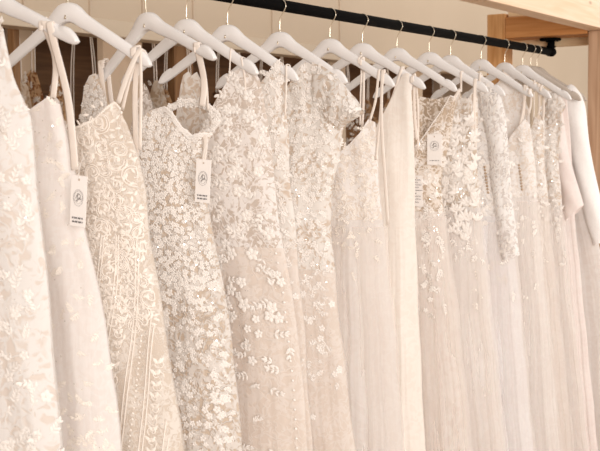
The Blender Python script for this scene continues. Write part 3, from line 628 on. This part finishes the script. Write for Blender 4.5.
        for i in range(20):
            z = 1.02 - i*.014; blob(skl, S.frame(.62 + .012*math.sin(i), z), 0, 0, .0022, .002)
        for (q, z) in spots(S, .6, 1.2, .09, lambda q, z: .25, .4): sprig(skl, S.frame(q, z), R(1, 2), .03, .005, .012, 4, .001)
        mt = 'lace_soft'
    elif style == 'motif':
        for (q, z) in spots(S, 1.24, 1.60, .030, lambda q, z: .85, .25, margin=.014):
            sprig(put(z), S.frame(q, z), R(0, 6.28), R(.02, .036), .0075, .016, 4, .0025)
        for (q, z) in spots(S, 1.0, 1.28, .032, lambda q, z: .75*max(0, (z-.98)/.3) , .45): sprig(skl, S.frame(q, z), R(-2.2, -1), R(.02, .04), .007, .016, 4, .0025)
        for (q, z, r) in ((.80, 1.16, .016), (.86, 1.13, .018), (.80, 1.10, .015), (.88, 1.09, .015), (.84, 1.055, .014), (.80, 1.02, .012), (.90, 1.17, .013), (.86, 1.00, .010)):
            flower(skl, S.frame(q, z), r, 5, .005)
        for k in range(80):
            q = .30+.68*k/79; blob(lace, S.frame(q, S.ztop(q)-.003), 0, 0, .003, .0025)
        sequins(seq, S, 220, 1.15, 1.58, .3)
    elif style == 'satinleaf':
        for (q, z) in spots(S, 1.24, 1.64, .033, lambda q, z: .95, .25, margin=.02):
            F = S.frame(q, z); a = R(.6, 2.6)
            for da in (-.7, 0, .7): leaf(put(z), F, 0, 0, a+da, R(.024, .036), .012, .005, .003)
        for (q, z) in spots(S, 1.0, 1.26, .036, lambda q, z: .7*max(0, (z-.98)/.28), .3): sprig(skl, S.frame(q, z), R(-2.2, -1), R(.02, .035), .008, .018, 3, .003)
        for (q, z) in spots(S, 1.62, 1.72, .02, lambda q, z: .5, .35): sprig(lace, S.frame(q, z), R(0, 6), .014, .005, .010, 3, .001)
        sequins(seq, S, 300, 1.2, 1.68, .3)
    elif style == 'sleevelace':
        for (q, z) in spots(S, 1.26, 1.75, .034, lambda q, z: .8, .25): sprig(put(z), S.frame(q, z), R(0, 6.28), R(.02, .034), .010, .018, 4, .0015)
        for (q, z) in spots(S, 1.05, 1.3, .05, lambda q, z: .45, .3): sprig(skl, S.frame(q, z), R(-2, -1), .03, .008, .016, 4, .0015)
        sequins(seq, S, 110, 1.3, 1.7, .3)
    elif style == 'few':
        for (q, z) in spots(S, 1.2, 1.62, .034, lambda q, z: .6, .3): sprig(put(z), S.frame(q, z), R(0, 6.28), R(.015, .03), .007, .014, 4, .0015)
        for (q, z) in spots(S, 1.0, 1.24, .05, lambda q, z: .4, .4): sprig(skl, S.frame(q, z), R(-2, -1), .03, .006, .014, 4, .0015)
    elif style == 'dense':
        for (q, z) in spots(S, 1.22, 1.74, .024, lambda q, z: .95, .25):
            F = S.frame(q, z)
            if random.random() < .5: flower(put(z), F, R(.009, .014), 5, .004)
            else: sprig(put(z), F, R(0, 6.28), R(.016, .026), .008, .014, 3, .003)
        for (q, z) in spots(S, 1.02, 1.24, .034, lambda q, z: .6*max(0, (z-1)/.22), .3): sprig(skl, S.frame(q, z), R(-2.2, -1), R(.02, .03), .007, .015, 4, .002)
        sequins(seq, S, 260, 1.2, 1.7, .3)
    return lace, skl, seq, mt

SHELLS = {}
for k, d in DRESS.items():
    cloth, zs, tk, pl, npl, style, label = ST[k]
    x = d['x']; S = Shell(x, d['R'], d['top'], d['back'], d.get('L'), tk, pl, npl, seed=ord(k), hem=.10, wr=.6 if style == 'none' else 1)
    SHELLS[k] = S
    t = empty('wedding_dress', (x, 0, .10), label, 'dress', 'bridal gowns hanging on the black rail')
    m = MB(); S.mesh(zs, None, m, 60, 34); bod = m.build('bodice', M[cloth], t)
    m = MB(); S.mesh(.10, zs, m, 130, 40); skt = m.build('skirt', M[SKIRT[k]], t)
    if k in 'IKLMNOP':
        S2 = Shell(x, [(u + .010, z) for u, z in d['R']], d['top'], d['back'], d.get('L'), tk*1.04, pl*1.5, npl*1.5, seed=ord(k)+50, hem=.08)
        m = MB(); S2.mesh(.08, zs-.02, m, 130, 30, faces=(-1,)); m.build('overskirt', M['veil'], t)
    lace, skl, seq, mt = decorate(style, S, t, k, zs)
    if lace.v: lace.build('lace_applique', M[mt], bod)['kind'] = 'stuff'
    if k in 'FIKLMNOP': skl.v = [(p[0]-.007, p[1], p[2]) for p in skl.v]
    if skl.v: skl.build('lace_applique', M[mt], skt)['kind'] = 'stuff'
    if seq.v: q = seq.build('sequin_trim', M['sequin'], bod, smooth=False); q['kind'] = 'stuff'
    for (w, off, pts) in d['straps']:
        ribbon(t, pts, w, 'ribbon', 'strap', x, off, k)
    for pi, pd in enumerate(PATCH.get(k, [])):
        Pt = Patch(pd['x'], pd['a'], pd['b'], pd['bulge'])
        m = MB(); Pt.mesh(m); sl = m.build('sleeve', M[cloth], t)
        if style != 'none':
            m = MB(); w, l = Pt.size()
            n = int(w*l/.00032) if k in 'HP' else int(w*l/.0009)
            for _ in range(n):
                F = Pt.frame(random.uniform(.05, .95), random.uniform(.02, .98))
                if random.random() < .5: sprig(m, F, random.uniform(0, 6.28), .014, .006, .012, 3, .0025)
                else: flower(m, F, random.uniform(.007, .012), 5, .004)
            if k == 'H':
                for i in range(26): flower(m, Pt.frame(i/25, .985), .009, 5, .003)
            m.build('lace_applique', M[mt], sl)['kind'] = 'stuff'
    # buttons
    if k in 'MN':
        q0 = .78 if k == 'M' else .80; za, zb = (1.475, 1.385) if k == 'M' else (1.475, 1.385)
        m = MB()
        for i in range(9):
            z = za + (zb-za)*i/8; F = S.frame(q0 + .03*i/8, z); blob(m, F, 0, 0, .0050, .005, k=8)
        m.build('button_column', M['bead_dark'], bod)
    if k == 'E':
        m = MB(); pts = smooth_pts([(x+.025, -u, z) for u, z in BAND], 5)
        m.tube(pts, .009, 8, rb=.003, flat=(0,0,1)); nb = m.build('neckline_ruffle', M['lace_ivory'], t)
        m = MB()
        for p in pts:
            for _ in range(2):
                F = (p + Vector((random.uniform(-.006, -.001), random.uniform(-.004, .004), random.uniform(-.008, .008))), Vector((0,-1,0)), Vector((0,0,1)), Vector((-1,0,0)))
                flower(m, F, random.uniform(.007, .011), 5, .004)
        m.build('lace_applique', M['lace_ivory'], nb)['kind'] = 'stuff'

# ------------------------------------------------------------------ hangers on the rail
HLAB = {'A': 'white wooden hanger of the leftmost lace gown, cut off by the left edge',
 'B': 'white wooden hanger at the left edge with twisted straps over its arm', 'C': 'white wooden hanger holding the nude scrollwork gown, second full arm from the left',
 'E': 'white wooden hanger above the gown of tiny raised blossoms', 'F': 'white wooden hanger of the sheer gown with large scattered flowers', 'G': 'white wooden hanger just left of the cap sleeved gown, lace over its tip',
 'H': 'white wooden hanger whose front arm is hidden inside the cap sleeve', 'I': 'white wooden hanger right of the cap sleeve with thin straps near its tip', 'J': 'white wooden hanger carrying the plain smooth gown',
 'K': 'white wooden hanger above the gown with two white cards', 'L': 'white wooden hanger of the gown with glossy satin leaves', 'M': 'white wooden hanger under the long sleeved sheer lace shoulder',
 'N': 'white wooden hanger with full bare arm nearest the orange rear post', 'O': 'white wooden hanger just right of the one below the orange rear post', 'P': 'white wooden hanger of the short sleeved beaded gown near the rail end'}
first = None
for k in 'ABCEFGHIJKLMNOP':
    if first is None:
        h = first = hanger('coat_hanger', HX[k], M['white_paint'], HLAB[k], 'white hangers on the black rail')
    else:
        h = copy_tree(first); h.location = (HX[k], 0, RAIL_Z); h['label'] = HLAB[k]
    tx, tz = TILT.get(k, (0, 0))
    h.location.x += SHIFT.get(k, 0)
    h.rotation_euler = (math.radians(tx), 0, math.radians(tz))
h = hanger('coat_hanger', HX['Q'], M['grey_paint'], 'grey hanger of the blush gown beside the rail end', 'grey hangers at the rail end')
h2 = copy_tree(h); h2.location = (HX['R'], 0, RAIL_Z); h2['label'] = 'grey hanger of the plain long sleeved gown, last on the rail'

# ------------------------------------------------------------------ swing tags
def swing_tag(x, u, z, w, hgt, rot, kind, label):
    t = empty('swing_tag', (x, -u, z + hgt/2), label, 'tag', 'white cards hanging on the gowns')
    ca, sa = math.cos(math.radians(rot)), math.sin(math.radians(rot))
    def W(a, b, d=0):     # a to the right (towards the front), b up
        return Vector((x - d, -(u + a*ca + b*sa*-1), z + a*sa + b*ca))
    m = MB(); c = .002
    pts = [(-w/2, -hgt/2), (w/2, -hgt/2), (w/2, hgt/2), (-w/2, hgt/2)]
    m.add([W(a, b, .0005) for a, b in pts] + [W(a, b, -.0005) for a, b in pts], [(0,1,2,3),(7,6,5,4),(0,4,5,1),(1,5,6,2),(2,6,7,3),(3,7,4,0)])
    card = m.build('card', M['card'], t, smooth=False, bevel=.0003)
    def stroke(m, pts, r=.0006): m.tube([W(a, b, .0011) for a, b in pts], r, 4, rb=.0003, flat=(0, 1, 0) if 0 else None)
    def ring(m, cx, cy, rx, ry, r, a0=0, a1=360, n=32): stroke(m, [(cx + rx*math.cos(math.radians(a0+(a1-a0)*i/n)), cy + ry*math.sin(math.radians(a0+(a1-a0)*i/n))) for i in range(n+1)], r)
    m = MB()
    if kind.startswith('logo'):
        cy = .006 if kind == 'logo' else .012; s = w*.30; sy = s*1.28 if kind == 'logo' else s
        ring(m, 0, cy, s, sy, .0006); 
        for i in range(22):       # small lettering round the inside of the ring
            a = math.radians(200 - i*10.5 if i < 22 else 0); r0 = .80; r1 = .90
            stroke(m, [(s*r0*math.cos(a), cy+sy*r0*math.sin(a)), (s*r1*math.cos(a+.05), cy+sy*r1*math.sin(a+.05))], .0004)
        ring(m, 0, cy, s*.72, sy*.72, .0003, 200, 340, 16)
        # script monogram
        stroke(m, [(s*p, cy + sy*q) for p, q in smoothed([(-.55, -.10), (-.25, .30), (-.10, .55), (-.12, .0), (-.22, -.42), (-.35, -.35), (-.1, -.2), (.3, -.05), (.42, .22), (.2, .48), (-.15, .42), (-.4, .2)])], .0009)
        stroke(m, [(s*p, cy + sy*q) for p, q in smoothed([(.05, -.25), (.18, .05), (.28, -.2), (.42, .02), (.5, -.2), (.72, -.05)])], .0008)
        em = m.build('emblem', M['ink'], card)
        m = MB()
        for li, (yy, hw, hh) in enumerate(((-hgt*.335, w*.34, .0016), (-hgt*.41, w*.34, .0016)) if kind == 'logo' else ((-hgt*.36, w*.34, .0011),)):
            n = 15
            for i in range(n):
                a = -hw + 2*hw*(i+.5)/n; v = (i*7 + li*3) % 5
                if v == 4: continue
                stroke(m, [(a-.0007, yy-hh), (a-.0007+.0003*v, yy+hh)], .00055); stroke(m, [(a+.0006, yy+hh), (a+.0002, yy-hh)], .0005)
        m.build('lettering', M['ink_dark'], card)
    else:
        stroke(m, [(-w*.48, hgt*.02), (w*.48, hgt*.02)], .0008)
        for yy, xs in ((.36, 9), (.28, 6), (.20, 10), (.12, 7), (-.08, 5), (-.17, 9), (-.26, 9), (-.36, 7)):
            for i in range(xs):
                a = -w*.40 + i*w*.085; v = (i*5+int(yy*100)) % 4
                stroke(m, [(a, hgt*yy-.002), (a+.0004*v, hgt*yy+.002)], .0006); stroke(m, [(a, hgt*yy+.002*(v % 2)), (a+.0018, hgt*yy-.001)], .0005)
        m.build('lettering', M['ink_dark'], card)
    m = MB(); c0 = W(0, hgt*.42, .0005)
    m.add([W(.0022*math.cos(i*PI/6), hgt*.42 + .0022*math.sin(i*PI/6), .0011) for i in range(12)], [tuple(range(12))])
    m.build('eyelet', M['bead_dark'], card, smooth=False)
    m = MB(); top = c0 + Vector((.012, -.003, .045))
    m.tube(smooth_pts([c0 + Vector((-.001, 0, 0)), c0.lerp(top, .5) + Vector((-.004, .002, 0)), top], 5), .0006, 6); m.build('string', M['lace_ivory'], t)
    return t
def smoothed(L): return [(p.x, p.y) for p in smooth_pts([(a, b, 0) for a, b in L], 5)]
TLAB = ['white swing tag with ring emblem on the strap of the second gown from the left', 'white swing tag with ring emblem on the gown of tiny blossoms',
        'short white card with ring emblem on the deep neckline of the nude illusion gown', 'white label of small dark lettering without emblem, peeking beside the plain gown']
for a, l in zip(TAGS, TLAB): swing_tag(*a, l)

# ------------------------------------------------------------------ rear bay: rod and the second row of gowns
rr = MB(); rr.tube([(-.9, 1.22, 2.08), (6.88, 1.22, 2.08)], .012, 14)
o = rr.build('rear_rail', M['black_metal']); tag(o, 'clothes rod of the rear bay hidden behind the cream header board', 'clothes rail')
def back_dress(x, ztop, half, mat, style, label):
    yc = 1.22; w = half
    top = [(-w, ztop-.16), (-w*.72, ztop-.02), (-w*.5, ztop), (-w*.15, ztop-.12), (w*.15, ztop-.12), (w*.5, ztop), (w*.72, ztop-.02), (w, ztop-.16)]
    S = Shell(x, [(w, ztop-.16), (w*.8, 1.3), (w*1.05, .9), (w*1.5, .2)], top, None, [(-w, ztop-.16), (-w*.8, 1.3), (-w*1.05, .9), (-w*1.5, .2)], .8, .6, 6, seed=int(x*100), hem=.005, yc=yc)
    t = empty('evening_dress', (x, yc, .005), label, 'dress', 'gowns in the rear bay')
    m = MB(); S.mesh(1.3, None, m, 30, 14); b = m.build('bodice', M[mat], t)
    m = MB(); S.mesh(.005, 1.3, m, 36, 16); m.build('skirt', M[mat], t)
    m = MB()
    for (q, z) in spots(S, 1.3, ztop, .03, lambda q, z: .8, .05): sprig(m, S.frame(q, z), random.uniform(0, 6), .025, .008, .014, 3)
    if m.v: m.build('lace_applique', M['lace_cream' if mat != 'bg_ivory' else 'lace_soft'], b)['kind'] = 'stuff'
    for sgn in (-1, 1):
        for off in (-.008, .008):
            m = MB(); m.tube(smooth_pts([(x+off, yc+sgn*w*.5, ztop-.01), (x+off*.8, yc+sgn*w*.45, (ztop+2.08)/2), (x+off*.2, yc+sgn*w*.2, 2.094)], 5), .0035, 6, rb=.0012, flat=(0,1,0))
            m.build('strap', M['ribbon'], t)
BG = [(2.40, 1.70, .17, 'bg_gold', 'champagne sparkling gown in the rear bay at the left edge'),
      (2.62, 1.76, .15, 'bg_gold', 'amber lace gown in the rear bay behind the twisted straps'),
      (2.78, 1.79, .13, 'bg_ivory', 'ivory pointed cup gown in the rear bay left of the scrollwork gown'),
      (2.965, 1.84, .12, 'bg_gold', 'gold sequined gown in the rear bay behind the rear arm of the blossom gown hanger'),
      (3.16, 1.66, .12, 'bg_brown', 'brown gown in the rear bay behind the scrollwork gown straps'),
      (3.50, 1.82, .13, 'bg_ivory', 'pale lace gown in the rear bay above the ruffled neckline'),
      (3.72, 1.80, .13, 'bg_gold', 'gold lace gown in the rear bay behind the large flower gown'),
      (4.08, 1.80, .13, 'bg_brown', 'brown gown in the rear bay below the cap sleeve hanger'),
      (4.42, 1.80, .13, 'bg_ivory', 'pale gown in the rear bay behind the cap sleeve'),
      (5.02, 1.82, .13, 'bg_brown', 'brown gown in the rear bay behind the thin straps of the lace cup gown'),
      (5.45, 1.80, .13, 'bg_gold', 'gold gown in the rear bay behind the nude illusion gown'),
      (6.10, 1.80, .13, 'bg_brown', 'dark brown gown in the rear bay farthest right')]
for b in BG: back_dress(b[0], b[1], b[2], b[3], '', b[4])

# ------------------------------------------------------------------ light
w = bpy.data.worlds.new('world'); sc.world = w; w.use_nodes = True
bg = w.node_tree.nodes['Background']; bg.inputs[0].default_value = srgb(255, 246, 237); bg.inputs[1].default_value = .8
def area(name, loc, look, sx, sy, power, col):
    l = bpy.data.lights.new(name, 'AREA'); l.shape = 'RECTANGLE'; l.size = sx; l.size_y = sy; l.energy = power; l.color = col
    o = bpy.data.objects.new(name, l); COL.objects.link(o); o.location = loc
    o.rotation_euler = (Vector(look)-Vector(loc)).to_track_quat('-Z', 'Y').to_euler(); return o
area('window_daylight', (-5.0, -7.6, 2.3), (3.2, 0, 1.0), 5.5, 3.4, 1060, (1, .963, .93))
area('side_fill', (5.6, -4.2, 2.6), (5.2, .9, 1.6), 3.0, 2.4, 120, (1, .965, .92))  # added fill that lightens the right-hand wall; no window is known there
area('rear_bay_lamp', (3.6, 1.05, 2.13), (3.6, 1.25, 1.0), 6.0, .1, 7, (1, .9, .78))

# ------------------------------------------------------------------ camera
cam = bpy.data.cameras.new('camera'); co = bpy.data.objects.new('camera', cam); COL.objects.link(co)
r, u, wv = Vector(CAM['r']), Vector(CAM['u']), Vector(CAM['w'])
co.matrix_world = Matrix(((r.x, u.x, -wv.x, CAM['c'][0]), (r.y, u.y, -wv.y, CAM['c'][1]), (r.z, u.z, -wv.z, CAM['c'][2]), (0, 0, 0, 1)))
cam.sensor_width = 36; cam.lens = CAM['f']/600*36; cam.clip_start = .05
cam.dof.use_dof = True; cam.dof.focus_distance = 3.0; cam.dof.aperture_fstop = 9.0
sc.camera = co
sc.view_settings.view_transform = 'Standard'; sc.view_settings.look = 'None'; sc.view_settings.gamma = 1
sc.view_settings.use_curve_mapping = False; sc.view_settings.exposure = -.30
